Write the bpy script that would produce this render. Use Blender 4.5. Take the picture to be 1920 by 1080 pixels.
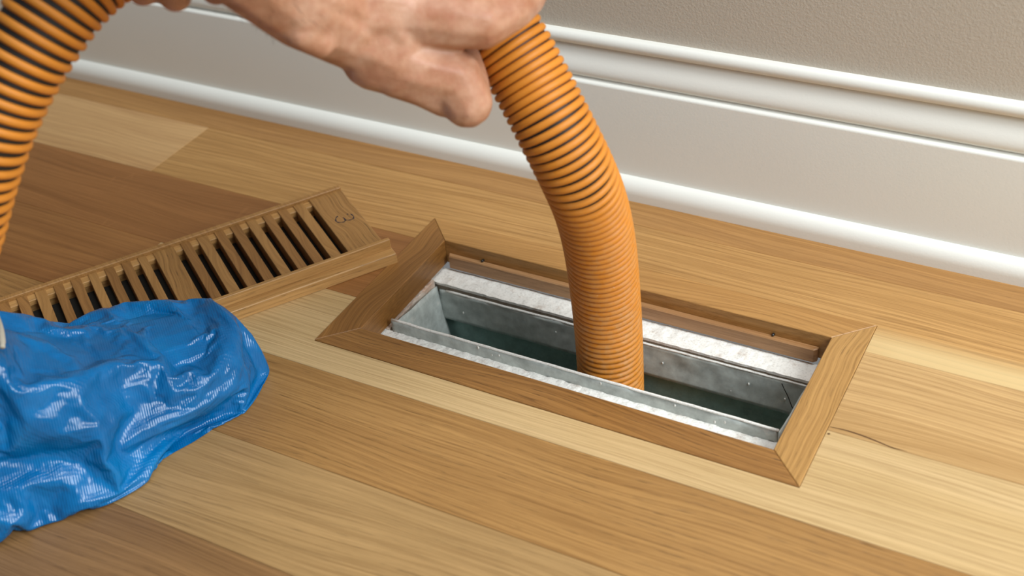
import bpy, bmesh, math, random
import numpy as np
from mathutils import Vector, Matrix, noise

random.seed(7)
scene = bpy.context.scene
for o in list(bpy.data.objects):
    bpy.data.objects.remove(o)

# ------------------------------------------------------------------ camera
cam_data = bpy.data.cameras.new('camera')
cam = bpy.data.objects.new('camera', cam_data)
scene.collection.objects.link(cam)
cam.matrix_world = Matrix(((0.8772, -0.2299, 0.4215, 0.31988),
                           (0.4736, 0.5593, -0.6804, -0.61262),
                           (-0.0793, 0.7964, 0.5995, 0.56192),
                           (0, 0, 0, 1)))
cam.rotation_mode = 'XYZ'
cam.rotation_euler = (0.925526633, 0.0793973449, 0.49502358)
cam.location = (0.319877691, -0.612619553, 0.561917298)
cam_data.sensor_width = 36.0
cam_data.lens = 2401.24354 / 1920 * 36.0
cam_data.clip_start = 0.02
cam_data.dof.use_dof = True
cam_data.dof.focus_distance = 0.90
cam_data.dof.aperture_fstop = 6.3
scene.camera = cam

# ------------------------------------------------------------------ light
world = bpy.data.worlds.new('world')
scene.world = world
world.use_nodes = True
bg = world.node_tree.nodes['Background']
bg.inputs[0].default_value = (0.97, 0.99, 1.0, 1)
bg.inputs[1].default_value = 0.18


def area(name, loc, target, sx, sy, power, col):
    d = bpy.data.lights.new(name, 'AREA')
    d.shape = 'RECTANGLE'
    d.size, d.size_y = sx, sy
    d.energy = power
    d.color = col
    o = bpy.data.objects.new(name, d)
    scene.collection.objects.link(o)
    o.location = loc
    o.rotation_euler = (Vector(target) - Vector(loc)).to_track_quat('-Z', 'Y').to_euler()
    return o


area('window_light', (1.55, -0.35, 1.30), (0.15, 0.0, 0.0), 1.1, 1.2, 42, (0.93, 0.98, 1.0))
area('ceiling_light', (0.45, 0.0, 2.45), (0.35, -0.05, 0.0), 1.0, 1.0, 33, (0.95, 0.985, 1.0))

scene.view_settings.view_transform = 'Standard'
scene.view_settings.look = 'None'
scene.view_settings.gamma = 1.0
scene.view_settings.use_curve_mapping = False
scene.view_settings.exposure = 0.12


# ------------------------------------------------------------------ helpers
def lin(c):
    return tuple(((v / 255) / 12.92 if v / 255 <= 0.04045 else ((v / 255 + 0.055) / 1.055) ** 2.4) for v in c) + (1.0,)


def new_obj(name, mesh, mat=None, parent=None):
    o = bpy.data.objects.new(name, mesh)
    scene.collection.objects.link(o)
    if mat is not None:
        mesh.materials.append(mat)
    if parent is not None:
        o.parent = parent
    return o


def from_bm(name, bm, mat=None, parent=None, smooth=False):
    me = bpy.data.meshes.new(name)
    bmesh.ops.recalc_face_normals(bm, faces=bm.faces[:])
    bm.to_mesh(me)
    bm.free()
    if smooth:
        me.polygons.foreach_set('use_smooth', [True] * len(me.polygons))
    return new_obj(name, me, mat, parent)


def from_data(name, verts, faces, mat=None, parent=None, smooth=False):
    me = bpy.data.meshes.new(name)
    me.from_pydata([tuple(v) for v in verts], [], faces)
    me.update()
    bm = bmesh.new()
    bm.from_mesh(me)
    bmesh.ops.recalc_face_normals(bm, faces=bm.faces[:])
    bm.to_mesh(me)
    bm.free()
    if smooth:
        me.polygons.foreach_set('use_smooth', [True] * len(me.polygons))
    return new_obj(name, me, mat, parent)


def empty(name, loc=(0, 0, 0), rz=0.0):
    o = bpy.data.objects.new(name, None)
    o.empty_display_size = 0.05
    scene.collection.objects.link(o)
    o.location = loc
    o.rotation_euler = (0, 0, rz)
    return o


def tag(o, label=None, cat=None, group=None, kind=None):
    if label: o['label'] = label
    if cat: o['category'] = cat
    if group: o['group'] = group
    if kind: o['kind'] = kind
    return o


def offset_poly(poly, d):
    n = len(poly)
    out = []
    for i in range(n):
        p0, p1, p2 = Vector(poly[i - 1]), Vector(poly[i]), Vector(poly[(i + 1) % n])
        e1, e2 = (p1 - p0).normalized(), (p2 - p1).normalized()
        n1, n2 = Vector((-e1.y, e1.x)), Vector((-e2.y, e2.x))
        b = n1 + n2
        k = d / max(0.2, 1 + n1.dot(n2))
        out.append(p1 + b * k)
    return out


def prism(name, poly, z0, z1, mat, parent=None, cham=0.0004, gap=0.00012, sub=0):
    """CCW polygon turned into a board with chamfered top edges"""
    pa = offset_poly(poly, gap)
    pb = offset_poly(poly, gap + cham)
    n = len(poly)
    vs = [(p.x, p.y, z0) for p in pa] + [(p.x, p.y, z1 - cham) for p in pa] + [(p.x, p.y, z1) for p in pb]
    fs = [tuple(range(n - 1, -1, -1)), tuple(range(2 * n, 3 * n))]
    for k in range(2):
        for i in range(n):
            j = (i + 1) % n
            fs.append((k * n + i, k * n + j, (k + 1) * n + j, (k + 1) * n + i))
    return from_data(name, vs, fs, mat, parent)


def rect(x0, x1, y0, y1):
    return [(x0, y0), (x1, y0), (x1, y1), (x0, y1)]


def box(name, x0, x1, y0, y1, z0, z1, mat, parent=None, cham=0.0004):
    bm = bmesh.new()
    bmesh.ops.create_cube(bm, size=1.0)
    for v in bm.verts:
        v.co = Vector(((x0 + x1) / 2 + v.co.x * (x1 - x0), (y0 + y1) / 2 + v.co.y * (y1 - y0), (z0 + z1) / 2 + v.co.z * (z1 - z0)))
    if cham > 0:
        bmesh.ops.bevel(bm, geom=bm.edges[:], offset=cham, segments=1, affect='EDGES')
    return from_bm(name, bm, mat, parent)


def catmull(pts, n):
    P = [Vector(p) for p in pts]
    P = [2 * P[0] - P[1]] + P + [2 * P[-1] - P[-2]]
    out = []
    for i in range(1, len(P) - 2):
        for k in range(n):
            t = k / n
            a, b, c, d = P[i - 1], P[i], P[i + 1], P[i + 2]
            out.append(0.5 * ((2 * b) + (c - a) * t + (2 * a - 5 * b + 4 * c - d) * t * t + (3 * b - a - 3 * c + d) * t ** 3))
    out.append(P[-2].copy())
    return out


def frames(path):
    T = []
    for i in range(len(path)):
        a, b = path[max(0, i - 1)], path[min(len(path) - 1, i + 1)]
        T.append((b - a).normalized())
    N = [T[0].orthogonal().normalized()]
    for i in range(1, len(path)):
        v = N[-1] - T[i] * N[-1].dot(T[i])
        N.append(v.normalized())
    return T, N


def tube(name, path, rad, seg, mat, parent=None, caps=True):
    path = [Vector(p) for p in path]
    T, N = frames(path)
    vs, fs = [], []
    for i, p in enumerate(path):
        r = rad(i / (len(path) - 1)) if callable(rad) else rad
        B = T[i].cross(N[i])
        for k in range(seg):
            a = 2 * math.pi * k / seg
            vs.append(p + (N[i] * math.cos(a) + B * math.sin(a)) * r)
    for i in range(len(path) - 1):
        for k in range(seg):
            j = (k + 1) % seg
            fs.append((i * seg + k, i * seg + j, (i + 1) * seg + j, (i + 1) * seg + k))
    if caps:
        fs.append(tuple(range(seg - 1, -1, -1)))
        fs.append(tuple((len(path) - 1) * seg + k for k in range(seg)))
    return from_data(name, vs, fs, mat, parent, smooth=True)


# ------------------------------------------------------------------ materials
class NT:
    def __init__(self, name):
        self.m = bpy.data.materials.new(name)
        self.m.use_nodes = True
        self.t = self.m.node_tree
        self.b = self.t.nodes['Principled BSDF']

    def n(self, kind, **kw):
        nd = self.t.nodes.new(kind)
        for k, v in kw.items():
            setattr(nd, k, v)
        return nd

    def link(self, a, b):
        self.t.links.new(a, b)

    def coord(self, scale, loc=(0, 0, 0), rot=(0, 0, 0), kind='Object'):
        tc = self.n('ShaderNodeTexCoord')
        mp = self.n('ShaderNodeMapping')
        mp.inputs['Location'].default_value = loc
        mp.inputs['Rotation'].default_value = rot
        mp.inputs['Scale'].default_value = scale
        self.link(tc.outputs[kind], mp.inputs[0])
        return mp.outputs[0]

    def noise(self, vec, scale=1.0, detail=4, rough=0.55, dist=0.0):
        nd = self.n('ShaderNodeTexNoise')
        nd.inputs['Scale'].default_value = scale
        nd.inputs['Detail'].default_value = detail
        nd.inputs['Roughness'].default_value = rough
        nd.inputs['Distortion'].default_value = dist
        self.link(vec, nd.inputs['Vector'])
        return nd.outputs['Fac']

    def ramp(self, fac, stops, interp='LINEAR'):
        nd = self.n('ShaderNodeValToRGB')
        nd.color_ramp.interpolation = interp
        cr = nd.color_ramp
        while len(cr.elements) < len(stops):
            cr.elements.new(0.5)
        for e, (p, c) in zip(cr.elements, stops):
            e.position = p
            e.color = c if len(c) == 4 else tuple(c) + (1,)
        self.link(fac, nd.inputs[0])
        return nd.outputs[0]

    def mix(self, fac, a, b, blend='MIX'):
        nd = self.n('ShaderNodeMix', data_type='RGBA', blend_type=blend)
        for sock, v in ((nd.inputs[0], fac), (nd.inputs[6], a), (nd.inputs[7], b)):
            if hasattr(v, 'default_value') or hasattr(v, 'links'):
                self.link(v, sock)
            else:
                sock.default_value = v
        return nd.outputs[2]

    def math(self, op, a, b=0.0):
        nd = self.n('ShaderNodeMath', operation=op)
        for sock, v in ((nd.inputs[0], a), (nd.inputs[1], b)):
            if hasattr(v, 'links'):
                self.link(v, sock)
            else:
                sock.default_value = v
        return nd.outputs[0]

    def bump(self, height, strength, dist, normal=None):
        nd = self.n('ShaderNodeBump')
        nd.inputs['Strength'].default_value = strength
        nd.inputs['Distance'].default_value = dist
        self.link(height, nd.inputs['Height'])
        if normal is not None:
            self.link(normal, nd.inputs['Normal'])
        return nd.outputs[0]

    def setc(self, col):
        if hasattr(col, 'links'):
            self.link(col, self.b.inputs['Base Color'])
        else:
            self.b.inputs['Base Color'].default_value = col

    def set(self, **kw):
        for k, v in kw.items():
            s = self.b.inputs[k.replace('_', ' ')]
            if hasattr(v, 'links'):
                self.link(v, s)
            else:
                s.default_value = v


BLACKW = ((0, 0, 0, 1), (1, 1, 1, 1))


def g(v):
    return (v, v, v, 1)


def wood(name, dark, light, seed=0.0, axis='x', lines=0.5, line_freq=120.0, pores=0.5, fleck=0.0, rough=0.4,
         wob=1.0, sap=None):
    """oak: long tonal bands, growth lines, short pore dashes; grain runs along the given local axis"""
    w = NT(name)
    rz = 0.0 if axis == 'x' else math.pi / 2
    loc = (seed * 3.17, seed * 1.31, seed * 0.77)
    base = w.coord((1, 1, 1), loc, (0, 0, rz))
    # grain wander
    wn = w.noise(w.coord((2.2, 9, 9), loc, (0, 0, rz)), 1.0, 2, 0.5)
    off = w.math('MULTIPLY', w.math('SUBTRACT', wn, 0.5), 0.05 * wob)
    sep = w.n('ShaderNodeSeparateXYZ')
    w.link(base, sep.inputs[0])
    cmb = w.n('ShaderNodeCombineXYZ')
    w.link(sep.outputs[0], cmb.inputs[0])
    w.link(w.math('ADD', sep.outputs[1], off), cmb.inputs[1])
    w.link(sep.outputs[2], cmb.inputs[2])

    def scaled(s):
        mp = w.n('ShaderNodeMapping')
        mp.inputs['Scale'].default_value = s
        w.link(cmb.outputs[0], mp.inputs[0])
        return mp.outputs[0]
    band = w.noise(scaled((1.2, 26, 26)), 1.0, 4, 0.6)
    fine = w.noise(scaled((8, line_freq * 4.0, line_freq * 4.0)), 1.0, 5, 0.75)
    pore = w.noise(scaled((70, 1300, 1300)), 1.0, 2, 0.5)
    warp = w.noise(scaled((1.3, 16, 16)), 1.0, 3, 0.5)
    sp2 = w.n('ShaderNodeSeparateXYZ')
    w.link(cmb.outputs[0], sp2.inputs[0])
    phase = w.math('FRACT', w.math('ADD', w.math('MULTIPLY', w.math('ADD', sp2.outputs[1], sp2.outputs[2]), line_freq * 1.15), w.math('MULTIPLY', warp, 5.0 * wob)))
    ln = w.ramp(phase, [(0.0, g(.15)), (0.10, g(1)), (0.34, g(.35)), (0.62, g(0)), (0.95, g(0)), (1.0, g(.15))])
    amp = w.ramp(w.noise(scaled((2.0, 40, 40)), 1.0, 2, 0.5), [(0.35, g(.25)), (0.65, g(1))])
    ln = w.math('MULTIPLY', ln, amp)
    dk, lt = [tuple(c * k for c, k in zip(lin(v)[:3], (1.02, .96, .84))) + (1,) for v in (dark, light)]
    col = w.ramp(band, [(0.3, dk), (0.7, lt)])
    deep = tuple(c * k for c, k in zip(dk[:3], (0.62, 0.54, 0.42))) + (1,)
    col = w.mix(w.math('MULTIPLY', ln, lines * .62), col, deep)
    fn = w.ramp(fine, [(0.47, g(0)), (0.62, g(1))])
    col = w.mix(w.math('MULTIPLY', fn, .20 + lines * .50), col, deep)
    hi = w.ramp(fine, [(0.30, g(1)), (0.44, g(0))])
    col = w.mix(w.math('MULTIPLY', hi, 0.50), col, tuple(min(1, c * 1.22) for c in lt[:3]) + (1,))
    pm = w.math('MULTIPLY', w.ramp(pore, [(0.56, g(0)), (0.63, g(1))]), w.math('ADD', w.math('MULTIPLY', ln, .9), .12))
    col = w.mix(w.math('MULTIPLY', pm, pores), col, tuple(c * 0.40 for c in dk[:3]) + (1,))
    if sap:       # paler sapwood along one edge: (y0, y1, colour)
        s0, s1, sc = sap
        t = w.n('ShaderNodeMapRange')
        t.inputs['From Min'].default_value = s0
        t.inputs['From Max'].default_value = s1
        tc = w.n('ShaderNodeTexCoord')
        sp = w.n('ShaderNodeSeparateXYZ')
        w.link(tc.outputs['Object'], sp.inputs[0])
        w.link(w.math('ADD', sp.outputs[1], w.math('MULTIPLY', off, 0.6)), t.inputs['Value'])
        tx = w.n('ShaderNodeMapRange')
        tx.inputs['From Min'].default_value = 0.02
        tx.inputs['From Max'].default_value = 0.20
        w.link(sp.outputs[0], tx.inputs['Value'])
        fac = w.math('MULTIPLY', w.math('MULTIPLY', t.outputs[0], tx.outputs[0]), w.ramp(band, [(0.2, g(1)), (0.8, g(.75))]))
        pale = w.mix(w.math('MULTIPLY', ln, lines * .35), lin(sc), tuple(c * .72 for c in lin(sc)[:3]) + (1,))
        col = w.mix(fac, col, pale)
    if fleck > 0:
        fl = w.noise(scaled((130, 30, 30)), 1.0, 1, 0.4, 1.2)
        fm = w.noise(scaled((8, 12, 12)), 1.0, 1, 0.5)
        f = w.math('MULTIPLY', w.ramp(fl, [(0.66, g(0)), (0.70, g(1))]), w.ramp(fm, [(0.5, g(0)), (0.62, g(1))]))
        col = w.mix(w.math('MULTIPLY', f, fleck), col, lt)
    w.setc(col)
    w.set(Roughness=w.ramp(fine, [(0.2, g(rough - .06)), (0.8, g(rough + .1))]), Specular_IOR_Level=0.45)
    h = w.math('SUBTRACT', w.math('MULTIPLY', fine, 0.35), w.math('MULTIPLY', pm, pores))
    w.link(w.bump(h, 0.35, 0.0004), w.b.inputs['Normal'])
    return w.m


def paint(name, rgb, rough=0.35, scale=420, strength=0.08, dist=0.0006, mott=0.03):
    w = NT(name)
    c = w.coord((1, 1, 1))
    n1 = w.noise(c, scale, 3, 0.55)
    n2 = w.noise(c, 6, 3, 0.6)
    a = lin(rgb)
    b = tuple(max(0, v * (1 - mott * 2)) for v in a[:3]) + (1,)
    w.setc(w.mix(n2, a, b))
    w.set(Roughness=rough)
    w.link(w.bump(n1, strength, dist), w.b.inputs['Normal'])
    return w.m


M = {}
M['trim'] = paint('white_trim_paint', (236, 236, 229), 0.34, 500, 0.10, 0.0008)
M['wall'] = paint('taupe_wall_paint', (198, 189, 175), 0.75, 620, 0.22, 0.0014, 0.02)


def metal(name, rgb, white=0.25):
    w = NT(name)
    c = w.coord((1, 1, 1))
    n1 = w.noise(c, 90, 5, 0.65)
    n2 = w.noise(c, 900, 2, 0.6)
    n3 = w.noise(c, 30, 6, 0.75)
    a = lin(rgb)
    col = w.mix(w.ramp(n1, [(0.3, g(0)), (0.7, g(1))]), tuple(v * .7 for v in a[:3]) + (1,), tuple(min(1, v * 1.2) for v in a[:3]) + (1,))
    col = w.mix(w.math('MULTIPLY', w.ramp(n2, [(0.55, g(0)), (0.75, g(1))]), 0.25), col, lin((190, 196, 192)))
    sp = w.ramp(n3, [(0.62, g(0)), (0.66, g(1))])
    col = w.mix(w.math('MULTIPLY', sp, white), col, lin((222, 220, 212)))
    w.setc(col)
    w.set(Metallic=0.1, Roughness=0.5)
    w.link(w.bump(n1, 0.15, 0.001), w.b.inputs['Normal'])
    return w.m


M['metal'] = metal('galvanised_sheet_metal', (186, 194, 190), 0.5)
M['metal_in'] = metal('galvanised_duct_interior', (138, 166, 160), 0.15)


def plaster(name, rgb, stain, edge=(0.52, 0.66)):
    w = NT(name)
    c = w.coord((1, 1, 1))
    n1 = w.noise(c, 75, 6, 0.7)
    n2 = w.noise(c, 700, 3, 0.6)
    col = w.mix(w.math('MULTIPLY', w.ramp(n1, [(edge[0], g(0)), (edge[1], g(1))]), 0.75), lin(rgb), lin(stain))
    col = w.mix(w.math('MULTIPLY', w.ramp(n2, [(0.3, g(1)), (0.5, g(0))]), 0.3), col, lin((120, 112, 100)))
    w.setc(col)
    w.set(Roughness=0.9)
    w.link(w.bump(w.math('ADD', n2, w.math('MULTIPLY', n1, 2.0)), 0.35, 0.0007), w.b.inputs['Normal'])
    return w.m


M['plaster'] = plaster('whitewashed_subfloor', (236, 235, 229), (196, 182, 168), (0.56, 0.70))
M['plaster_edge'] = plaster('raw_subfloor_edge', (140, 128, 112), (96, 82, 66))
M['plaster_dust'] = plaster('pinkish_plaster_debris', (214, 200, 186), (190, 150, 124), (0.45, 0.6))


def simple(name, rgb, rough=0.5, metallic=0.0, nscale=60, amt=0.15):
    w = NT(name)
    n1 = w.noise(w.coord((1, 1, 1)), nscale, 4, 0.6)
    a = lin(rgb)
    w.setc(w.mix(w.math('MULTIPLY', n1, amt * 2), a, tuple(v * .5 for v in a[:3]) + (1,)))
    w.set(Roughness=rough, Metallic=metallic)
    return w.m


M['dark'] = simple('dull_black_metal', (22, 20, 14), 0.8)
M['nail'] = simple('dull_nail_steel', (70, 72, 72), 0.4, 0.8)
M['ink'] = simple('blue_black_marker_ink', (38, 36, 52), 0.6)
M['cord'] = simple('off_white_cord', (205, 198, 180), 0.9, 0, 900, 0.3)
M['soil'] = simple('dark_underfloor', (26, 34, 32), 0.95)

# ------------------------------------------------------------------ floor
FLOOR_Z = -0.018
HX, HY = 0.1525 + 0.0241, 0.0584 + 0.0241       # outer half size of the vent frame
IX, IY = 0.1525, 0.0584                         # inner half size

floor = empty('floor')
floor['kind'] = 'structure'
tag(floor, 'oak plank floor with boards of mixed brown and pale tones')

YB = [0.2930, 0.2135, 0.1335, 0.0535, -0.0285, -0.1075, -0.1860, -0.2645, -0.3440, -0.4230, -0.5020, -0.5810, -0.6600, -0.7390, -0.8180, -0.8970, -0.9760]
XL, XR = -1.7, 1.7
W = {
    'P0': wood('oak_wall_board', (152, 112, 66), (180, 138, 86), 1.0, lines=.45, pores=.3),
    'P1a': wood('oak_pale_end_board', (186, 148, 104), (212, 178, 132), 2.0, lines=.28, pores=.15, wob=1.6),
    'P1b': wood('oak_striped_board', (172, 132, 80), (198, 158, 104), 3.3, lines=.75, line_freq=150, pores=.35,
                sap=(0.0800, 0.0640, (214, 186, 134))),
    'P2a': wood('oak_dark_flecked_board', (140, 96, 54), (164, 116, 70), 4.1, lines=.35, pores=.2, fleck=.55),
    'P2b': wood('oak_light_striped_board', (182, 148, 102), (206, 174, 128), 5.7, lines=.7, line_freq=170, pores=.3),
    'P3a': wood('oak_dark_end_board', (136, 92, 52), (164, 118, 70), 6.2, lines=.4, pores=.2, fleck=.3),
    'P3b': wood('oak_pale_yellow_board', (190, 163, 119), (206, 181, 141), 7.9, lines=.66, line_freq=210, pores=.25, wob=.6),
    'P4': wood('oak_honey_board', (152, 114, 68), (176, 138, 88), 8.4, lines=.6, line_freq=140, pores=.8),
    'P5': wood('oak_greyed_board', (160, 131, 90), (182, 150, 106), 9.6, lines=.6, line_freq=170, pores=.5),
    'P6': wood('oak_walnut_toned_board', (132, 100, 66), (160, 124, 84), 10.3, lines=.6, line_freq=190, pores=.5),
}


def plank(poly, key):
    return prism('plank', poly, FLOOR_Z, 0.0, W[key], floor, 0.0003, 0.00010)


def row(i, parts):
    y1, y0 = YB[i], YB[i + 1]
    xs = [XL] + [p[0] for p in parts[:-1]] + [XR]
    for (x0, x1), p in zip(zip(xs[:-1], xs[1:]), parts):
        plank(rect(x0, x1, y0, y1), p[1])


# rows of boards from the wall towards the camera; (x of right end, material)
y = YB
plank(rect(XL, XR, y[2], 0.1845), 'P0')
plank(rect(XL, -0.449, y[3], y[2]), 'P1a')
plank([(-0.449, y[3]), (-HX, y[3]), (-HX, HY), (HX, HY), (HX, y[3]), (XR, y[3]), (XR, y[2]), (-0.449, y[2])], 'P1b')
plank(rect(XL, -HX, y[4], y[3]), 'P2a')
plank(rect(HX, XR, y[4], y[3]), 'P2b')
plank(rect(XL, -0.366, y[5], y[4]), 'P3a')
plank([(-0.366, y[5]), (XR, y[5]), (XR, y[4]), (HX, y[4]), (HX, -HY), (-HX, -HY), (-HX, y[4]), (-0.366, y[4])], 'P3b')
row(5, [(XR, 'P4')])
row(6, [(XR, 'P5')])
row(7, [(0.62, 'P6'), (XR, 'P4')])
row(8, [(-0.3, 'P4'), (XR, 'P2b')])
row(9, [(0.2, 'P5'), (XR, 'P1b')])
row(10, [(-0.1, 'P2a'), (XR, 'P5')])
row(11, [(0.5, 'P4'), (XR, 'P3b')])
row(12, [(-0.4, 'P5'), (XR, 'P6')])
row(13, [(0.3, 'P1a'), (XR, 'P4')])
row(14, [(XR, 'P5')])
row(15, [(XR, 'P4')])

# drying crack and a filled nail hole in the pale board right of the vent
def crack(pts, wmax):
    path = catmull([(a, b, 0.0) for a, b in pts], 8)
    vs, fs = [], []
    for i, p in enumerate(path):
        t = i / (len(path) - 1)
        hw = wmax * math.sin(math.pi * min(1, t * .9 + .1)) + .00006
        vs += [(p.x, p.y + hw, .00008), (p.x, p.y - hw, .00008)]
        if i:
            k = len(vs)
            fs.append((k - 4, k - 3, k - 1, k - 2))
    return from_data('crack', vs, fs, M['crack'], floor)


M['crack'] = simple('dark_wood_crack', (96, 64, 34), 0.9)
crack([(0.1774, -0.0253), (0.1886, -0.0246), (0.2022, -0.0258), (0.2159, -0.028), (0.2255, -0.0278)], .0005)
crack([(0.1778, -0.0319), (0.1797, -0.0316)], .0008)

# whitewashed subfloor around the duct, seen through the opening
DX0, DX1, DY0, DY1 = -0.1475, 0.1465, -0.0292, 0.0355


def rough_strip(name, x0, x1, y0, y1, z0, z1, mat, nx, ny, amp, ragged, seed):
    """slab with an uneven top and a ragged front/back edge"""
    vs, fs = [], []
    for j in range(ny + 1):
        for i in range(nx + 1):
            x = x0 + (x1 - x0) * i / nx
            v = j / ny
            yy = y0 + (y1 - y0) * v
            yy += ragged[0] * (1 - v) * noise.noise(Vector((x * 180, seed, 0))) + ragged[1] * v * noise.noise(Vector((x * 180, seed + 9, 0)))
            zz = z1 + amp * noise.fractal(Vector((x * 160, yy * 160, seed)), 1.0, 2.0, 4)
            vs.append((x, yy, zz))
    n0 = len(vs)
    vs += [(a, b, z0) for a, b, c in vs]
    w = nx + 1
    for j in range(ny):
        for i in range(nx):
            a = j * w + i
            fs.append((a, a + 1, a + w + 1, a + w))
            fs.append((n0 + a, n0 + a + w, n0 + a + w + 1, n0 + a + 1))
    for i in range(nx):
        fs.append((i, n0 + i, n0 + i + 1, i + 1))
        b = ny * w + i
        fs.append((b, b + 1, n0 + b + 1, n0 + b))
    for j in range(ny):
        a = j * w
        fs.append((a, a + w, n0 + a + w, n0 + a))
        b = j * w + nx
        fs.append((b, n0 + b, n0 + b + w, b + w))
    return from_data(name, vs, fs, mat, floor, smooth=False)


sf = rough_strip('subfloor_strip', -0.1700, 0.1700, 0.0360, 0.0550, -0.0255, -0.0234, M['plaster'], 160, 12, 0.0005, (0.0006, 0.0004), 1.0)
tag(sf, 'whitewashed strip of subfloor')
box('subfloor_edge', -0.1700, 0.1700, 0.0366, 0.0545, -0.0360, -0.0246, M['plaster_edge'], floor, 0)
rough_strip('subfloor_strip', -0.1700, 0.1700, -0.0700, -0.0298, -0.0330, -0.0222, M['plaster'], 180, 24, 0.0007, (0, 0.0016), 3.0)
rough_strip('subfloor_strip', -0.1720, -0.1506, -0.0300, 0.0345, -0.0330, -0.0212, M['plaster_dust'], 20, 50, 0.0012, (0, 0), 5.0)
rough_strip('subfloor_strip', 0.1475, 0.1720, -0.0300, 0.0345, -0.0330, -0.0225, M['plaster'], 20, 40, 0.0006, (0, 0), 6.0)
box('underfloor', -1.7, 1.7, -1.2, 0.2, -0.36, -0.34, M['soil'], floor, 0)

# ------------------------------------------------------------------ wall and baseboard
X0, X1 = -1.7, 1.7
wall = box('wall_back', X0, X1, 0.1845, 0.30, -0.02, 2.6, M['wall'], None, 0)
tag(wall, 'taupe painted wall with fine roller texture', kind='structure')


def profile(name, pts, mat, label):
    n = len(pts)
    vs = [(X0, a, b) for a, b in pts] + [(X1, a, b) for a, b in pts]
    fs = [(i, (i + 1) % n, n + (i + 1) % n, n + i) for i in range(n)]
    fs += [tuple(range(n - 1, -1, -1)), tuple(range(n, 2 * n))]
    o = from_data(name, vs, fs, mat, None, smooth=True)
    me = o.data
    for p in me.polygons:
        if len(p.vertices) > 4:
            p.use_smooth = False
    m = o.modifiers.new('edge', 'EDGE_SPLIT')
    m.split_angle = math.radians(38)
    return tag(o, label, kind='structure')


BY = 0.1622
prof = [(BY + .0220, 0), (BY + .0100, 0), (BY + .0100, .0915)]
for k in range(1, 6):                                   # small bead on top of the flat
    a = math.pi / 2 * k / 5
    prof.append((BY + .0100 + .0022 * (1 - math.cos(a)), .0915 + .0022 * math.sin(a)))
prof += [(BY + .0150, .0940), (BY + .0158, .0946)]
for k in range(0, 17):                                  # broad ovolo
    t = k / 16
    prof.append((BY + .0160 - .0048 * math.sin(math.pi * t ** .62) * (1 - .35 * t) + .0042 * t, .0950 + .0245 * t))
for k in range(0, 13):                                  # torus
    a = -math.pi * .42 + (math.pi * .92) * k / 12
    prof.append((BY + .0186 - .0046 * math.cos(a) + .0008, .1252 + .0052 * math.sin(a)))
prof += [(BY + .0228, .1304), (BY + .0228, 0)]
profile('baseboard_back', prof, M['trim'], 'tall white moulded baseboard along the wall')
sh = [(BY + .0102, 0), (BY, 0), (BY, .0060)]
for k in range(1, 11):
    a = math.pi / 2 * k / 10
    sh.append((BY + .0100 * (1 - math.cos(a)), .0060 + .0112 * math.sin(a)))
sh += [(BY + .0102, .0172)]
profile('trim_1', sh, M['trim'], 'white rounded shoe moulding at the foot of the baseboard')

# ------------------------------------------------------------------ vent frame
vent = empty('vent_frame', (0, 0, 0))
tag(vent, 'mitred oak frame set flush in the floor around the open duct', 'vent frame')
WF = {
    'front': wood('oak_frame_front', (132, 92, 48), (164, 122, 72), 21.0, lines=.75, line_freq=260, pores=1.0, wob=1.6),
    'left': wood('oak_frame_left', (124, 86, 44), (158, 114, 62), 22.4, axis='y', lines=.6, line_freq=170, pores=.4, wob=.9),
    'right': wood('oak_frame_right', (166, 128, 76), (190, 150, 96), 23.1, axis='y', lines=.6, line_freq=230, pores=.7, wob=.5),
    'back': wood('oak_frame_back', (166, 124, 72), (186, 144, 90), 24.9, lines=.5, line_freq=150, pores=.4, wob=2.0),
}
FZ0, FZ1 = -0.0200, 0.0006
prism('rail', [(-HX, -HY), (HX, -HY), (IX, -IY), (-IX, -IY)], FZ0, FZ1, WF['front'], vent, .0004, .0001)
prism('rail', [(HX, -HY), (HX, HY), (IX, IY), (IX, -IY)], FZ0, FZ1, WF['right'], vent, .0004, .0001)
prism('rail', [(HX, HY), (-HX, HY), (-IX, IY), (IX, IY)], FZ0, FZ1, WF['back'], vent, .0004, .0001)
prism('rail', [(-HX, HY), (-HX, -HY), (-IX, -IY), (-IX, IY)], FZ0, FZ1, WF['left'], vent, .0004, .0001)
WF['stop'] = wood('oak_stop_strip', (142, 104, 66), (186, 148, 112), 25.2, lines=.4, line_freq=120, pores=.3)
prism('stop_strip', [(-0.1475, .0532), (0.1425, .0532), (0.1448, .0555), (0.1448, .0583), (-0.1500, .0583)], -0.0210, -0.0098, WF['stop'], vent, .0007)


def nail(x, yv, z):
    bm = bmesh.new()
    bmesh.ops.create_cone(bm, cap_ends=True, segments=10, radius1=.0011, radius2=.0008, depth=.0024)
    bmesh.ops.transform(bm, matrix=Matrix.Translation((x, yv, z)) @ Matrix.Rotation(math.radians(75), 4, 'X'), verts=bm.verts[:])
    from_bm('nail', bm, M['nail'], vent, True)


nail(-0.1190, .0570, -.0088)
nail(0.1125, .0570, -.0088)

# ------------------------------------------------------------------ duct
duct = empty('floor_duct', (0, 0, 0))
tag(duct, 'galvanised sheet metal duct under the floor, inside the oak frame', 'duct')


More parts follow.
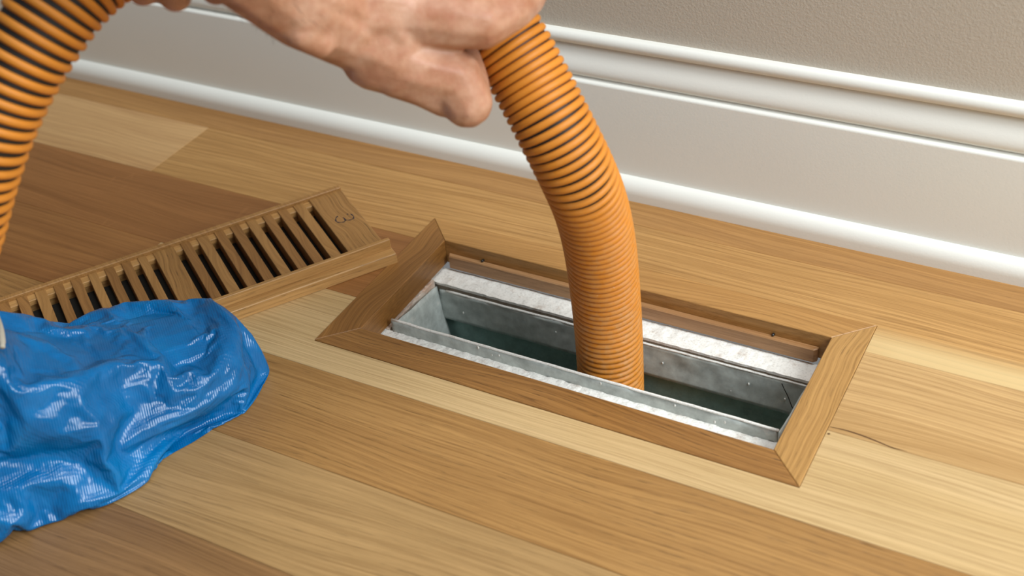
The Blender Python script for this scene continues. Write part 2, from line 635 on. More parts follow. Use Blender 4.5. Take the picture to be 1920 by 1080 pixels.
def sheet(name, pts_top, pts_bot, normal_off, mat, nx, nz, wob, seed, thick=0.0009):
    """bent sheet metal between two edges, with thickness and small dents"""
    vs, fs = [], []
    A, B = Vector(pts_top[0]), Vector(pts_top[1])
    Cc, D = Vector(pts_bot[0]), Vector(pts_bot[1])
    nrm = (B - A).cross(Cc - A).normalized()
    for j in range(nz + 1):
        for i in range(nx + 1):
            u, v = i / nx, j / nz
            p = (A.lerp(B, u)).lerp(Cc.lerp(D, u), v)
            p = p + nrm * wob * noise.fractal(Vector((p.x * 40, p.z * 60, seed + p.y * 40)), 1.0, 2.0, 3)
            if j == 0:
                p.z += wob * 1.6 * noise.fractal(Vector((p.x * 60, p.y * 60, seed + 4)), 1.0, 2.0, 3)
            vs.append(p)
    w = nx + 1
    for j in range(nz):
        for i in range(nx):
            a = j * w + i
            fs.append((a, a + 1, a + w + 1, a + w))
    o = from_data(name, vs, fs, mat, duct, smooth=True)
    m = o.modifiers.new('thickness', 'SOLIDIFY')
    m.thickness = thick
    m.offset = 0
    return o


ZB = -0.0560
# collar walls
sheet('front_wall', [(DX0, DY0, -.0120), (DX1 - .0012, DY0, -.0128)], [(DX0, DY0, ZB), (DX1, DY0, ZB)], 0, M['metal'], 120, 10, .0006, 1.0, .0016)
sheet('back_wall', [(DX0, DY1, -.0298), (DX1, DY1 + .001, -.0285)], [(DX0, DY1 - .001, ZB), (DX1, DY1 - .001, ZB)], 0, M['metal'], 120, 10, .0006, 2.0, .0014)
sheet('end_wall', [(DX0 + .0035, DY0 + .0004, -.0135), (DX0 - .0022, DY1 - .0004, -.0268)], [(DX0 + .006, DY0, ZB - .03), (DX0 + .006, DY1, ZB - .03)], 0, M['metal'], 30, 12, .0004, 3.0, .0010)
sheet('end_wall', [(DX1, DY0, -.0140), (DX1, DY1, -.0226)], [(DX1 - .002, DY0, ZB - .03), (DX1 - .002, DY1, ZB - .03)], 0, M['metal'], 30, 12, .0004, 4.0, .0010)
tube('rim', [(DX0 + (DX1 - DX0) * k / 40, DY0, -.0118 + .0006 * noise.fractal(Vector((k * .35, 1, 0)), 1.0, 2.0, 3)) for k in range(41)], lambda t: .0010 + .0004 * noise.noise(Vector((t * 40, 0, 0))), 8, M['plaster'], duct)
tube('rim', [(DX0 + .006 + (DX1 - DX0 - .006) * k / 40, DY1 + .001 * k / 40, -.0294 + .0012 * k / 40 + .0004 * noise.fractal(Vector((k * .35, 5, 0)), 1.0, 2.0, 3)) for k in range(41)], .0010, 8, M['plaster'], duct)
# wider box below the collar
EX = .006
vs = [(DX0 - .004, DY0 - EX, ZB), (DX1 + .004, DY0 - EX, ZB), (DX1 + .004, DY1 + EX, ZB), (DX0 - .004, DY1 + EX, ZB),
      (DX0 - .004, DY0 - EX, -.14), (DX1 + .004, DY0 - EX, -.14), (DX1 + .004, DY1 + EX, -.14), (DX0 - .004, DY1 + EX, -.14),
      (DX0, DY0, ZB), (DX1, DY0, ZB), (DX1, DY1 - .001, ZB), (DX0, DY1 - .001, ZB)]
fs = [(0, 4, 5, 1), (1, 5, 6, 2), (2, 6, 7, 3), (3, 7, 4, 0), (4, 7, 6, 5), (0, 1, 9, 8), (1, 2, 10, 9), (2, 3, 11, 10), (3, 0, 8, 11)]
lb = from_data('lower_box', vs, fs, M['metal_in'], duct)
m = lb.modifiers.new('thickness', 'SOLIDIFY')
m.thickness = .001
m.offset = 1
# folded-over corner tab and a loose wire
tube('wire', [(.1275, .0345, -.0302), (.1300, .0320, -.0320), (.1335, .0305, -.0365), (.1370, .0295, -.0440), (.1400, .0295, -.0480)], .00035, 8, M['dark'], duct)
# plaster droplets stuck to the metal
for k in range(15):
    side = k % 2
    bm = bmesh.new()
    bmesh.ops.create_icosphere(bm, subdivisions=1, radius=1)
    x = random.uniform(-.135, .138)
    r = random.uniform(.0005, .0011)
    if side:
        p = (x, DY0 - .0008, random.uniform(-.0205, -.0135))
    else:
        p = (x, DY1 - .0012, random.uniform(-.050, -.034))
    for v in bm.verts:
        v.co = Vector((v.co.x * r, v.co.y * r * .5, v.co.z * r * random.uniform(1.2, 2.6))) + Vector(p)
    from_bm('plaster_drop', bm, M['plaster'], duct, True)

# ------------------------------------------------------------------ upturned floor register
reg = empty('floor_register', (-0.1712, 0.0197, 0.0), math.radians(56.0))
tag(reg, 'wooden slatted floor register lying upside down beside the vent opening', 'floor register')
WR = [wood('oak_register_rail', (176, 136, 84), (200, 160, 108), 31.0, lines=.45, line_freq=200, pores=.9),
      wood('oak_register_slat_brown', (136, 98, 56), (164, 122, 74), 32.0, axis='y', lines=.5, line_freq=150, pores=.4),
      wood('oak_register_slat_tan', (156, 116, 68), (178, 138, 88), 33.0, axis='y', lines=.5, line_freq=150, pores=.4),
      wood('oak_register_end_board', (146, 108, 62), (172, 132, 82), 34.0, axis='y', lines=.6, line_freq=240, pores=.8)]
RL = -0.345
box('flange', RL, 0.0, 0.0, 0.0180, 0.0, 0.0090, WR[0], reg, .0006)
box('rail', RL + .004, -0.0005, 0.0085, 0.0120, 0.0088, 0.0172, WR[0], reg, .0005)
box('flange', RL, -0.004, 0.0940, 0.1130, 0.0, 0.0090, WR[0], reg, .0006)
box('rail', RL + .004, -0.0045, 0.1005, 0.1052, 0.0088, 0.0168, WR[2], reg, .0005)
box('inner_ledge', RL + .004, -0.006, 0.0925, 0.1006, 0.0088, 0.0135, WR[0], reg, .0004)
box('inner_ledge', RL + .004, -0.006, 0.0118, 0.0170, 0.0088, 0.0130, WR[0], reg, .0004)
box('end_board', -0.0325, -0.0050, 0.0119, 0.1004, 0.0040, 0.0150, WR[3], reg, .0004)
box('end_board', RL + .006, RL + .034, 0.0119, 0.1004, 0.0040, 0.0150, WR[3], reg, .0004)
box('backing_plate', RL + .03, -0.03, 0.0160, 0.0945, 0.0012, 0.0030, M['dark'], reg, 0)  # dark plate added under the slats so the gaps read near-black
gaps = [.0353, .0492, .0625, .0754, .0887, .1020, .1151, .1292, .1423, .1640, .1762, .1890, .2020, .2145, .2278, .2407, .2546, .2680, .2812, .2945]
for k in range(len(gaps) - 1):
    a, b = gaps[k] + .0029, gaps[k + 1] - .0029
    mat = WR[1 if (k * 7) % 3 else 2]
    box('slat' if k != 8 else 'centre_slat', -b, -a, 0.0119, 0.1000, 0.0040, 0.0147, mat if k != 8 else WR[3], reg, .0003)

# handwritten mark on the end board
strokes = [[(-0.0213, 0.0647), (-0.0234, 0.0631), (-0.0249, 0.0602), (-0.0251, 0.0577), (-0.0242, 0.056), (-0.022, 0.0545), (-0.02, 0.0542), (-0.0187, 0.0556), (-0.0183, 0.0588), (-0.0189, 0.0604)],
           [(-0.0186, 0.0563), (-0.0174, 0.0551), (-0.0155, 0.054), (-0.0135, 0.054), (-0.0119, 0.0548), (-0.0111, 0.0581), (-0.0115, 0.0607), (-0.0119, 0.0617)],
           [(-0.0138, 0.0634), (-0.0139, 0.062)]]
vs, fs = [], []
for st in strokes:
    pts = catmull([(a, b, 0) for a, b in st], 6)
    for i, p in enumerate(pts):
        t = (pts[min(i + 1, len(pts) - 1)] - pts[max(i - 1, 0)]).normalized()
        nn = Vector((-t.y, t.x, 0)) * (.00042 + .00014 * math.sin(i * .6))
        vs += [(p + nn) + Vector((0, 0, .01512)), (p - nn) + Vector((0, 0, .01512))]
        if i:
            k = len(vs)
            fs.append((k - 4, k - 3, k - 1, k - 2))
mk = from_data('marker_writing', vs, fs, M['ink'], reg)
tag(mk, 'handwritten numeral three in dark ink')

# ------------------------------------------------------------------ vacuum hose
def rubber(name, rgb, dust):
    w = NT(name)
    c = w.coord((1, 1, 1))
    n1 = w.noise(c, 45, 4, 0.6)
    n2 = w.noise(c, 420, 4, 0.7)
    n3 = w.noise(c, 160, 5, 0.75)
    a = lin(rgb)
    col = w.mix(n1, tuple(v * .82 for v in a[:3]) + (1,), tuple(min(1, v * 1.12) for v in a[:3]) + (1,))
    tc = w.n('ShaderNodeTexCoord')
    sp = w.n('ShaderNodeSeparateXYZ')
    w.link(tc.outputs['Object'], sp.inputs[0])
    mr = w.n('ShaderNodeMapRange')           # dustier towards the working end
    mr.inputs['From Min'].default_value = 0.22
    mr.inputs['From Max'].default_value = 0.02
    mr.inputs['To Min'].default_value = 0.05
    w.link(sp.outputs[2], mr.inputs['Value'])
    film = w.math('MULTIPLY', w.math('MULTIPLY', w.ramp(n3, [(0.42, g(0)), (0.72, g(1))]), mr.outputs[0]), dust)
    col = w.mix(film, col, lin((196, 158, 112)))
    spk = w.math('MULTIPLY', w.ramp(n2, [(0.69, g(0)), (0.73, g(1))]), mr.outputs[0])
    col = w.mix(w.math('MULTIPLY', spk, .8), col, lin((226, 214, 196)))
    w.setc(col)
    w.set(Roughness=0.5, Specular_IOR_Level=0.35)
    w.link(w.bump(n2, 0.12, 0.0006), w.b.inputs['Normal'])
    return w.m


M['hose'] = rubber('orange_ribbed_plastic', (208, 132, 44), .55)
M['web'] = simple('black_hose_web', (26, 20, 14), 0.6)

HOSE = [(.0125, .0040, -.125), (.0125, .0040, -.085), (.0130, .0030, -.050), (.0135, .0020, -.006), (.0145, -.0020, .035), (.0175, -.0130, .085), (.0185, -.0240, .122),
        (.0160, -.0345, .153), (.0040, -.0365, .1825), (-.0127, -.0315, .2076), (-.0316, -.0263, .2335), (-.0530, -.0220, .2567),
        (-.0775, -.0248, .2775), (-.1130, -.0367, .2938), (-.1503, -.0654, .3042), (-.1713, -.1077, .3126), (-.1863, -.1424, .3138),
        (-.1977, -.1741, .3059), (-.2103, -.2041, .2840), (-.2216, -.2279, .2584), (-.2314, -.2483, .2287), (-.2484, -.2699, .1828),
        (-.2800, -.2720, .1630), (-.3350, -.2450, .1450), (-.4000, -.2080, .1050), (-.4800, -.1800, .0550), (-.62, -.17, .0260), (-.90, -.21, .0240)]
RO = 0.0235
hose = empty('vacuum_hose', (.0125, .0040, 0))
tag(hose, 'orange ribbed vacuum hose reaching down into the open floor duct', 'hose')
hose_inv = Matrix.Translation((-.0125, -.0040, 0))


def make_hose():
    path = catmull(HOSE, 24)
    # arc-length resample
    cum = [0.0]
    for a, b in zip(path[:-1], path[1:]):
        cum.append(cum[-1] + (b - a).length)
    total = cum[-1]
    n = 700
    res, j = [], 0
    for i in range(n + 1):
        s = total * i / n
        while j < len(cum) - 2 and cum[j + 1] < s:
            j += 1
        f = (s - cum[j]) / max(1e-9, cum[j + 1] - cum[j])
        res.append(path[j].lerp(path[j + 1], f))
    for _ in range(12):
        res = [res[0]] + [(res[i - 1] + res[i] * 2 + res[i + 1]) / 4 for i in range(1, n)] + [res[-1]]
    T, N = frames(res)
    ds = total / n

    def frame(s):
        f = min(max(s / ds, 0), n - 1e-6)
        i = int(f)
        f -= i
        return res[i].lerp(res[i + 1], f), T[i].lerp(T[i + 1], f).normalized(), N[i].lerp(N[i + 1], f).normalized()
    # inner web
    o = tube('inner_web', [hose_inv @ p for p in res[::3]], RO - .0022, 40, M['web'], hose)
    # helical rib
    SEG = 44
    prof = []
    K = 8
    for k in range(K):
        a = math.pi * k / (K - 1)
        prof.append((math.cos(a), math.sin(a) ** .8))
    vs, fs = [], []
    s, th = 0.001, 0.0
    while s < total - .002:
        pitch = .0049 + .0006 * min(1, max(0, (s - .30) / .12)) + .0018 * min(1, max(0, (s - .48) / .2))
        half = .00230 + .00018 * min(1, max(0, (s - .30) / .12))
        p, t, nn = frame(s)
        b = t.cross(nn)
        rd = nn * math.cos(th) + b * math.sin(th)
        for (cx, cy) in prof:
            vs.append(hose_inv @ (p + rd * (RO - .0027 + .0027 * cy) + t * (cx * half)))
        th += 2 * math.pi / SEG
        s += pitch / SEG
    m = len(vs) // K
    for i in range(m - 1):
        for k in range(K - 1):
            fs.append((i * K + k, i * K + k + 1, (i + 1) * K + k + 1, (i + 1) * K + k))
    me = bpy.data.meshes.new('rib_coil')
    me.from_pydata([tuple(v) for v in vs], [], fs)
    me.update()
    me.polygons.foreach_set('use_smooth', [True] * len(me.polygons))
    new_obj('rib_coil', me, M['hose'], hose)


make_hose()

# ------------------------------------------------------------------ person
def skin_mat():
    w = NT('skin')
    c = w.coord((1, 1, 1))
    n1 = w.noise(c, 38, 4, 0.6)
    n2 = w.noise(c, 150, 4, 0.6)
    n3 = w.noise(c, 900, 3, 0.6)
    col = w.ramp(n1, [(0.3, lin((158, 104, 74))), (0.5, lin((186, 140, 112))), (0.7, lin((204, 164, 140)))])
    col = w.mix(w.math('MULTIPLY', w.ramp(n2, [(0.45, g(0)), (0.7, g(1))]), .35), col, lin((172, 108, 84)))
    w.setc(col)
    w.set(Roughness=0.45, Subsurface_Weight=0.10, Subsurface_Scale=0.004, Specular_IOR_Level=0.4)
    w.b.inputs['Subsurface Radius'].default_value = (1.0, 0.35, 0.2)
    h = w.math('ADD', w.math('MULTIPLY', n2, 1.0), w.math('MULTIPLY', n3, .35))
    w.link(w.bump(h, 0.35, 0.0012), w.b.inputs['Normal'])
    return w.m


M['skin'] = skin_mat()
M['sleeve'] = simple('dark_navy_sleeve', (40, 48, 66), 0.9, 0, 300, .2)
M['denim'] = simple('faded_denim', (84, 118, 152), 0.9, 0, 500, .3)


def body(name, chains, mat, parent, voxel=.0016, smooth=6):
    """union of tapered capsules remeshed into one continuous skin"""
    bm = bmesh.new()
    tb = bmesh.new()
    bmesh.ops.create_icosphere(tb, subdivisions=2, radius=1.0)
    unit = [v.co.copy() for v in tb.verts]
    tb.free()
    for ch in chains:
        for ends in zip(ch[:-1], ch[1:]):
            vsn = [bm.verts.new(Vector(e[:3]) + u * e[3]) for e in ends for u in unit]
            r = bmesh.ops.convex_hull(bm, input=vsn)
            dead = [v for v in r['geom_interior'] if isinstance(v, bmesh.types.BMVert)]
            bmesh.ops.delete(bm, geom=dead, context='VERTS')
    bmesh.ops.recalc_face_normals(bm, faces=bm.faces[:])
    me = bpy.data.meshes.new(name)
    bm.to_mesh(me)
    bm.free()
    o = new_obj(name, me, None, None)
    r = o.modifiers.new('remesh', 'REMESH')
    r.mode = 'VOXEL'
    r.voxel_size = voxel
    sm = o.modifiers.new('smooth', 'SMOOTH')
    sm.factor = .5
    sm.iterations = smooth
    dg = bpy.context.evaluated_depsgraph_get()
    me2 = bpy.data.meshes.new_from_object(o.evaluated_get(dg))
    bpy.data.objects.remove(o)
    bpy.data.meshes.remove(me)
    me2.name = name
    me2.polygons.foreach_set('use_smooth', [True] * len(me2.polygons))
    me2.materials.clear()
    return new_obj(name, me2, mat, parent)


person = empty('person', (0, 0, 0))
tag(person, 'person bare-handed, one forearm reaching in to grip the orange ribbed hose', 'person')
#HANDS-BEGIN
RIGHT_ARM = [
    [(-0.0857, -0.2721, 0.4745, 0.0284), (-0.0829, -0.2452, 0.4281, 0.0287), (-0.0950, -0.1951, 0.3684, 0.0287), (-0.0975, -0.1612, 0.3335, 0.0289), (-0.0916, -0.1329, 0.3031, 0.0284), (-0.0837, -0.1052, 0.2789, 0.0262)],
    [(-0.0975, -0.1612, 0.3335, 0.0289), (-0.0889, -0.1326, 0.2932, 0.0247), (-0.0783, -0.1068, 0.2649, 0.0207), (-0.0593, -0.0951, 0.2482, 0.0192)],
    [(-0.0837, -0.1052, 0.2789, 0.0262), (-0.0628, -0.0864, 0.2722, 0.0242), (-0.0536, -0.0747, 0.2674, 0.0204)],
    [(-0.0886, -0.0967, 0.2837, 0.0244), (-0.0714, -0.0600, 0.2799, 0.0237), (-0.0618, -0.0420, 0.2769, 0.0198)],
    [(-0.0959, -0.0860, 0.2843, 0.0233), (-0.0839, -0.0328, 0.2862, 0.0231)],
    [(-0.0708, -0.1013, 0.2493, 0.0192), (-0.0504, -0.0918, 0.2407, 0.0182), (-0.0338, -0.0811, 0.2328, 0.0165), (-0.0258, -0.0823, 0.2192, 0.0148)],
    [(-0.0258, -0.0823, 0.2192, 0.0148), (-0.0361, -0.0661, 0.2232, 0.0139), (-0.0464, -0.0535, 0.2280, 0.0129)],
    [(-0.0583, -0.1015, 0.2402, 0.0128), (-0.0469, -0.0939, 0.2325, 0.0123), (-0.0384, -0.0840, 0.2211, 0.0119)],
    [(-0.0583, -0.0882, 0.2720, 0.0190), (-0.0320, -0.0771, 0.2661, 0.0164), (-0.0195, -0.0694, 0.2627, 0.0153), (-0.0116, -0.0516, 0.2640, 0.0137), (-0.0125, -0.0314, 0.2626, 0.0122)],
    [(-0.0125, -0.0314, 0.2626, 0.0122), (-0.0262, 0.0032, 0.2531, 0.0112), (-0.0474, 0.0314, 0.2417, 0.0108)],
    [(-0.0662, -0.0572, 0.2794, 0.0172), (-0.0326, -0.0498, 0.2809, 0.0146), (-0.0164, -0.0279, 0.2777, 0.0136), (-0.0255, 0.0078, 0.2579, 0.0119), (-0.0466, 0.0309, 0.2489, 0.0107)],
    [(-0.0792, -0.0336, 0.2903, 0.0163), (-0.0430, -0.0230, 0.2936, 0.0140), (-0.0249, -0.0035, 0.2913, 0.0126), (-0.0372, 0.0284, 0.2811, 0.0113), (-0.0600, 0.0492, 0.2707, 0.0105)],
    [(-0.0960, -0.0773, 0.2775, 0.0183), (-0.0960, -0.0388, 0.2545, 0.0162), (-0.0967, -0.0064, 0.2334, 0.0144), (-0.0893, 0.0112, 0.2232, 0.0127)],
    [(-0.0802, -0.1476, 0.2834, 0.0081), (-0.0754, -0.1383, 0.2739, 0.0083)],
    [(-0.0750, -0.1318, 0.2977, 0.0071), (-0.0647, -0.1059, 0.2865, 0.0056), (-0.0499, -0.0944, 0.2791, 0.0051)],
    [(-0.0667, -0.1088, 0.2646, 0.0051), (-0.0513, -0.1031, 0.2669, 0.0045), (-0.0461, -0.0991, 0.2577, 0.0034)]]
LEFT_ARM = [
    [(-0.2079, -0.0654, 0.4532, 0.0316), (-0.1970, -0.0812, 0.4108, 0.0293), (-0.1969, -0.0805, 0.3782, 0.0273)],
    [(-0.1969, -0.0805, 0.3782, 0.0273), (-0.2003, -0.0905, 0.3525, 0.0248)],
    [(-0.1969, -0.0805, 0.3782, 0.0273), (-0.1820, -0.0844, 0.3550, 0.0232)],
    [(-0.1969, -0.0805, 0.3782, 0.0273), (-0.1735, -0.0721, 0.3546, 0.0219)],
    [(-0.1969, -0.0805, 0.3782, 0.0259), (-0.2130, -0.0974, 0.3537, 0.0210)],
    [(-0.1974, -0.1004, 0.3559, 0.0149), (-0.1642, -0.1463, 0.3505, 0.0113), (-0.1500, -0.1712, 0.3324, 0.0101), (-0.1569, -0.1709, 0.3059, 0.0090)],
    [(-0.1569, -0.1709, 0.3059, 0.0090), (-0.1754, -0.1534, 0.2970, 0.0085)],
    [(-0.1822, -0.0923, 0.3546, 0.0149), (-0.1500, -0.1387, 0.3492, 0.0113), (-0.1360, -0.1636, 0.3311, 0.0101), (-0.1419, -0.1649, 0.3022, 0.0090)],
    [(-0.1419, -0.1649, 0.3022, 0.0090), (-0.1598, -0.1471, 0.2932, 0.0085)],
    [(-0.1631, -0.0819, 0.3528, 0.0149), (-0.1320, -0.1290, 0.3476, 0.0113), (-0.1184, -0.1541, 0.3295, 0.0101), (-0.1243, -0.1529, 0.3033, 0.0090)],
    [(-0.1243, -0.1529, 0.3033, 0.0090), (-0.1415, -0.1347, 0.2944, 0.0085)],
    [(-0.1658, -0.0679, 0.3539, 0.0146), (-0.1309, -0.1065, 0.3441, 0.0111), (-0.1191, -0.1300, 0.3257, 0.0095), (-0.1286, -0.1247, 0.3051, 0.0084)],
    [(-0.2099, -0.0898, 0.3602, 0.0175), (-0.2260, -0.0987, 0.3413, 0.0142), (-0.2331, -0.1046, 0.3230, 0.0120), (-0.2284, -0.1110, 0.3057, 0.0103)]]
body('right_arm', RIGHT_ARM, M['skin'], person)
body('left_arm', LEFT_ARM, M['skin'], person)
#HANDS-END

def arm_hair(src, n, a, b):
    me = src.data
    A, B = Vector(a), Vector(b)
    ax = (B - A).normalized()
    polys = [p for p in me.polygons if 0 < (p.center - A).dot(ax) < (B - A).length]
    vs, fs = [], []
    for p in random.sample(polys, min(n, len(polys))):
        nr = p.normal
        d = (ax * .8 + nr * .55 + Vector((random.uniform(-.5, .5), random.uniform(-.5, .5), random.uniform(-.6, .1)))).normalized()
        L = random.uniform(.003, .008)
        c0 = p.center
        c1 = c0 + d * L * .5
        c2 = c1 + (d + nr * -.3 + Vector((0, 0, -.25))).normalized() * L * .5
        sd = d.orthogonal().normalized()
        sd2 = d.cross(sd)
        k = len(vs)
        for c, r in ((c0, .00007), (c1, .00005)):
            vs += [c + sd * r, c + (sd2 * .87 - sd * .5) * r, c + (-sd2 * .87 - sd * .5) * r]
        vs.append(c2)
        for i in range(3):
            j = (i + 1) % 3
            fs += [(k + i, k + j, k + 3 + j, k + 3 + i), (k + 3 + i, k + 3 + j, k + 6)]
    m = bpy.data.meshes.new('arm_hair')
    m.from_pydata([tuple(v) for v in vs], [], fs)
    m.update()
    tag(new_obj('arm_hair', m, M['body_hair'], person), kind='stuff')


M['body_hair'] = simple('brown_body_hair', (70, 48, 30), 0.5)
arm_hair(bpy.data.objects['right_arm'], 420, (-.0950, -.1951, .3684), (-.0905, -.1250, .2950))
# the rest of the crouching figure stands outside the picture and shades the left of the floor
body('shirt', [
    [(-.55, -.62, .47, .125), (-.50, -.57, .62, .130), (-.42, -.50, .80, .140)],
    [(-.42, -.50, .80, .130), (-.24, -.50, .86, .075)],
    [(-.42, -.50, .80, .130), (-.55, -.40, .89, .075), (-.43, -.24, .64, .050), (-.34, -.205, .565, .044)],
    [(-.24, -.50, .86, .072), (-.105, -.41, .61, .050), (-.086, -.315, .510, .042)],
    [(-.42, -.50, .84, .09), (-.37, -.44, .95, .060)]], M['sleeve'], person, .006, 5)
body('trousers', [
    [(-.335, -.350, .105, .056), (-.365, -.295, .28, .064), (-.385, -.255, .46, .072), (-.50, -.60, .43, .100)],
    [(-.64, -.66, .060, .050), (-.62, -.22, .075, .066), (-.60, -.58, .42, .098)],
    [(-.50, -.60, .43, .110), (-.60, -.58, .43, .110)], [(-.55, -.60, .43, .115), (-.55, -.61, .50, .118)]], M['denim'], person, .006, 5)
hd = body('head', [
    [(-.365, -.43, .95, .050), (-.335, -.39, 1.03, .054)],
    [(-.330, -.375, 1.10, .086), (-.300, -.335, 1.08, .080)], [(-.300, -.330, 1.05, .066), (-.280, -.305, 1.01, .040)],
    [(-.262, -.282, 1.085, .009), (-.240, -.256, 1.058, .013)],
    [(-.245, -.400, 1.075, .010), (-.250, -.392, 1.050, .012)], [(-.370, -.300, 1.075, .010), (-.372, -.296, 1.050, .012)],
    [(-.283, -.312, 1.030, .016), (-.262, -.300, 1.030, .012)]], M['skin'], person, .004, 3)
M['hair'] = simple('dark_brown_hair', (46, 32, 22), 0.6, 0, 400, .4)
M['eye'] = simple('eye_white', (225, 222, 215), 0.2, 0, 50, .02)
body('hair', [[(-.345, -.39, 1.115, .092), (-.322, -.365, 1.135, .084)], [(-.362, -.41, 1.06, .070), (-.345, -.39, 1.10, .088)]], M['hair'], hd, .005, 3)
for ex, ey in ((-.232, -.308), (-.280, -.262)):
    bm = bmesh.new()
    bmesh.ops.create_uvsphere(bm, u_segments=12, v_segments=8, radius=.011, matrix=Matrix.Translation((ex, ey, 1.092)))
    from_bm('eye', bm, M['eye'], hd, True)

# ------------------------------------------------------------------ shoe cover
def film_mat():
    w = NT('blue_polyethylene_film')
    c = w.coord((1, 1, 1))
    n1 = w.noise(c, 26, 4, 0.6)
    col = w.ramp(n1, [(0.25, lin((0, 84, 140))), (0.55, lin((0, 108, 172))), (0.8, lin((0, 124, 188)))])
    w.setc(col)
    # embossed diamond grid plus fine crinkles
    hs = []
    for ang in (math.radians(35), math.radians(-50)):
        wv = w.n('ShaderNodeTexWave', wave_type='BANDS', bands_direction='X', wave_profile='SIN')
        wv.inputs['Scale'].default_value = 210
        wv.inputs['Distortion'].default_value = 0.4
        w.link(w.coord((1, 1, .6), (0, 0, 0), (0.5, 0.3, ang)), wv.inputs['Vector'])
        hs.append(wv.outputs['Fac'])
    emb = w.math('ADD', hs[0], hs[1])
    vor = w.n('ShaderNodeTexVoronoi', feature='DISTANCE_TO_EDGE')
    vor.inputs['Scale'].default_value = 48
    wn = w.noise(c, 30, 3, .6)
    mx = w.n('ShaderNodeMix', data_type='VECTOR')
    w.link(c, mx.inputs[4])
    vv = w.n('ShaderNodeTexNoise')
    vv.inputs['Scale'].default_value = 22
    w.link(c, vv.inputs['Vector'])
    w.link(vv.outputs['Color'], mx.inputs[5])
    mx.inputs[0].default_value = 0.05
    w.link(mx.outputs[1], vor.inputs['Vector'])
    b1 = w.bump(emb, 0.20, 0.0006)
    b2 = w.bump(vor.outputs['Distance'], 0.10, 0.010, b1)
    w.link(b2, w.b.inputs['Normal'])
    w.set(Roughness=0.22, Specular_IOR_Level=0.52, Subsurface_Weight=0.0)
    return w.m


M['film'] = film_mat()
shoe = empty('shoe_cover', (-.25, -.22, 0))
tag(shoe, 'crinkled blue plastic shoe cover on the foot beside the upturned register', 'shoe cover')
SO = Vector((-.247, -.314, 0))
SA, SN = Vector((.40, .917, 0)).normalized(), Vector((-.917, .40, 0)).normalized()


def interp(x, tab):
    if x <= tab[0][0]:
        return tab[0][1]
    for (a, va), (b, vb) in zip(tab[:-1], tab[1:]):
        if x <= b:
            t = (x - a) / (b - a)
            return va + (vb - va) * t
    return tab[-1][1]


Q_R = [(-.11, .045), (-.10, .022), (-.07, .004), (0, 0), (.031, -.006), (.076, -.017), (.1036, -.0085), (.1335, -.0083), (.1685, .0015), (.188, .016), (.1985, .030), (.2005, .036)]
Q_L = [(-.11, .060), (-.10, .090), (-.07, .112), (0, .122), (.06, .127), (.10, .127), (.14, .118), (.17, .102), (.188, .080), (.1965, .055), (.2005, .040)]
H_T = [(-.11, .10), (-.09, .135), (-.04, .150), (0, .142), (.03, .124), (.06, .105), (.10, .079), (.135, .067), (.165, .063), (.185, .053), (.194, .036), (.1985, .016), (.2005, .003)]


def base_shape(ni, nj):
    """smooth outline of the covered foot as a grid of points (p along the foot, q across, z up)"""
    G = np.zeros((ni, nj, 3))
    for i in range(ni):
        t = i / (ni - 1)
        p = -.11 + .3105 * (1 - (1 - t) ** 1.25)
        qr, ql, h = interp(p, Q_R), interp(p, Q_L), interp(p, H_T)
        qc, hw = (qr + ql) / 2, (ql - qr) / 2
        fine = []
        for k in range(241):
            ph = math.pi * k / 240
            cs, sn = math.cos(ph), math.sin(ph)
            fine.append((qc - hw * math.copysign(abs(cs) ** .80, cs), h * sn ** .72 * (1 + .10 * math.copysign(abs(cs) ** 1.5, cs))))
        F = np.array(fine)
        L = np.concatenate([[0], np.cumsum(np.hypot(*np.diff(F, axis=0).T))])
        tt = np.linspace(0, L[-1], nj)
        G[i, :, 0] = p
        G[i, :, 1] = np.interp(tt, L, F[:, 0])
        G[i, :, 2] = np.interp(tt, L, F[:, 1])
    return G


def grid_normals(G):
    du = np.gradient(G, axis=0)
    dv = np.gradient(G, axis=1)
    n = np.cross(dv, du)
    n /= np.maximum(np.linalg.norm(n, axis=2, keepdims=True), 1e-12)
    return n


def upsample(G):
    def up(A, ax):
        A = np.moveaxis(A, ax, 0)
        B = np.zeros((A.shape[0] * 2 - 1,) + A.shape[1:])
        B[::2] = A
        B[1::2] = (A[:-1] + A[1:]) / 2
        return np.moveaxis(B, 0, ax)
    return up(up(G, 0), 1)


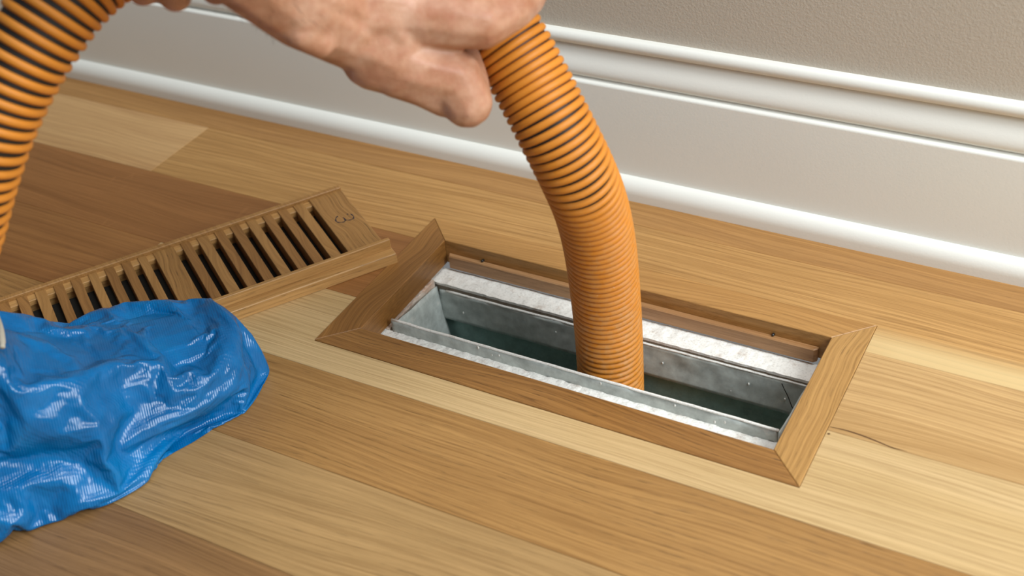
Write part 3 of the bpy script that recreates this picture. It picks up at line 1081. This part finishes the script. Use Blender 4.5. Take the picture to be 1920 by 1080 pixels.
def crumple(G, base, grow, iters, lo, hi, bend, grav, rng, jitter):
    """let a slightly oversized film settle over the base shape (position based)"""
    ni, nj, _ = G.shape
    N = grid_normals(base)
    free = np.ones((ni, nj, 1))
    free[:, 0] = free[:, -1] = free[-1] = free[0] = 0
    G = G + free * N * (rng.standard_normal((ni, nj, 1)) * jitter)
    sets = []
    for di, dj, k in ((1, 0, 1.0), (0, 1, 1.0), (1, 1, .5), (1, -1, .5), (2, 0, bend), (0, 2, bend)):
        sa = (slice(0, ni - di), slice(0, nj - dj) if dj >= 0 else slice(-dj, nj))
        sb = (slice(di, ni), slice(dj, nj) if dj >= 0 else slice(0, nj + dj))
        rest = np.linalg.norm(base[sb] - base[sa], axis=2, keepdims=True)
        par = np.indices(rest.shape[:2])
        step = max(di, abs(dj))
        idx = par[0] if di else par[1]
        colour = (idx // step) % 2
        for c in (0, 1):
            sets.append((sa, sb, rest * (1 + grow), (colour == c)[..., None] * k))
    for it in range(iters):
        G = G + free * np.array((0, 0, -grav))
        ramp = min(1.0, (it + 1) / (iters * .6))
        for sa, sb, rest, m in sets:
            d = G[sb] - G[sa]
            ln = np.maximum(np.linalg.norm(d, axis=2, keepdims=True), 1e-9)
            r0 = rest / (1 + grow) * (1 + grow * ramp)
            corr = d * ((ln - r0) / ln) * .5 * m
            G[sa] += corr * free[sa]
            G[sb] -= corr * free[sb]
        off = ((G - base) * N).sum(axis=2, keepdims=True)
        G = G + free * N * (np.clip(off, lo, hi) - off)
        G[..., 2] = np.maximum(G[..., 2], .0006)
    return G


rng = np.random.default_rng(11)
n0, m0 = 23, 19
B0 = base_shape(n0, m0)
G = crumple(B0, B0, .070, 60, -.012, .014, .03, .00010, rng, .0080)
for gr, it, jit, bd in ((.090, 90, .0030, .03), (.100, 90, .0012, .03), (.095, 60, .0004, .03)):
    G = upsample(G)
    B0 = upsample(B0)
    G = crumple(G, B0, gr, it, -.012, .016, bd, .00004, rng, jit)
G = upsample(G)
for _ in range(1):
    G[1:-1, 1:-1] = (G[1:-1, 1:-1] * 4 + G[:-2, 1:-1] + G[2:, 1:-1] + G[1:-1, :-2] + G[1:-1, 2:]) / 8
ni, nj, _ = G.shape
Wd = np.array(SO) + G[..., :1] * np.array(SA) + G[..., 1:2] * np.array(SN) + G[..., 2:] * np.array((0, 0, 1.0)) - np.array((-.25, -.22, 0))
ii, jj = np.meshgrid(np.arange(ni - 1), np.arange(nj - 1), indexing='ij')
a0 = (ii * nj + jj).ravel()
fs = np.stack([a0, a0 + 1, a0 + nj + 1, a0 + nj], 1)
me = bpy.data.meshes.new('film')
me.from_pydata(Wd.reshape(-1, 3).tolist(), [], fs.tolist())
me.update()
me.polygons.foreach_set('use_smooth', [True] * len(me.polygons))
new_obj('film', me, M['film'], shoe)
cd = tube('tie_cord', catmull([(-0.0376, -0.0247, 0.1165), (-0.0271, -0.0237, 0.1149), (-0.0053, -0.0366, 0.117), (0.0088, -0.0484, 0.1153)], 8), lambda t: .0021 * (1 if t < .93 else .75), 10, M['cord'], shoe)
tag(cd, 'off-white cord end')
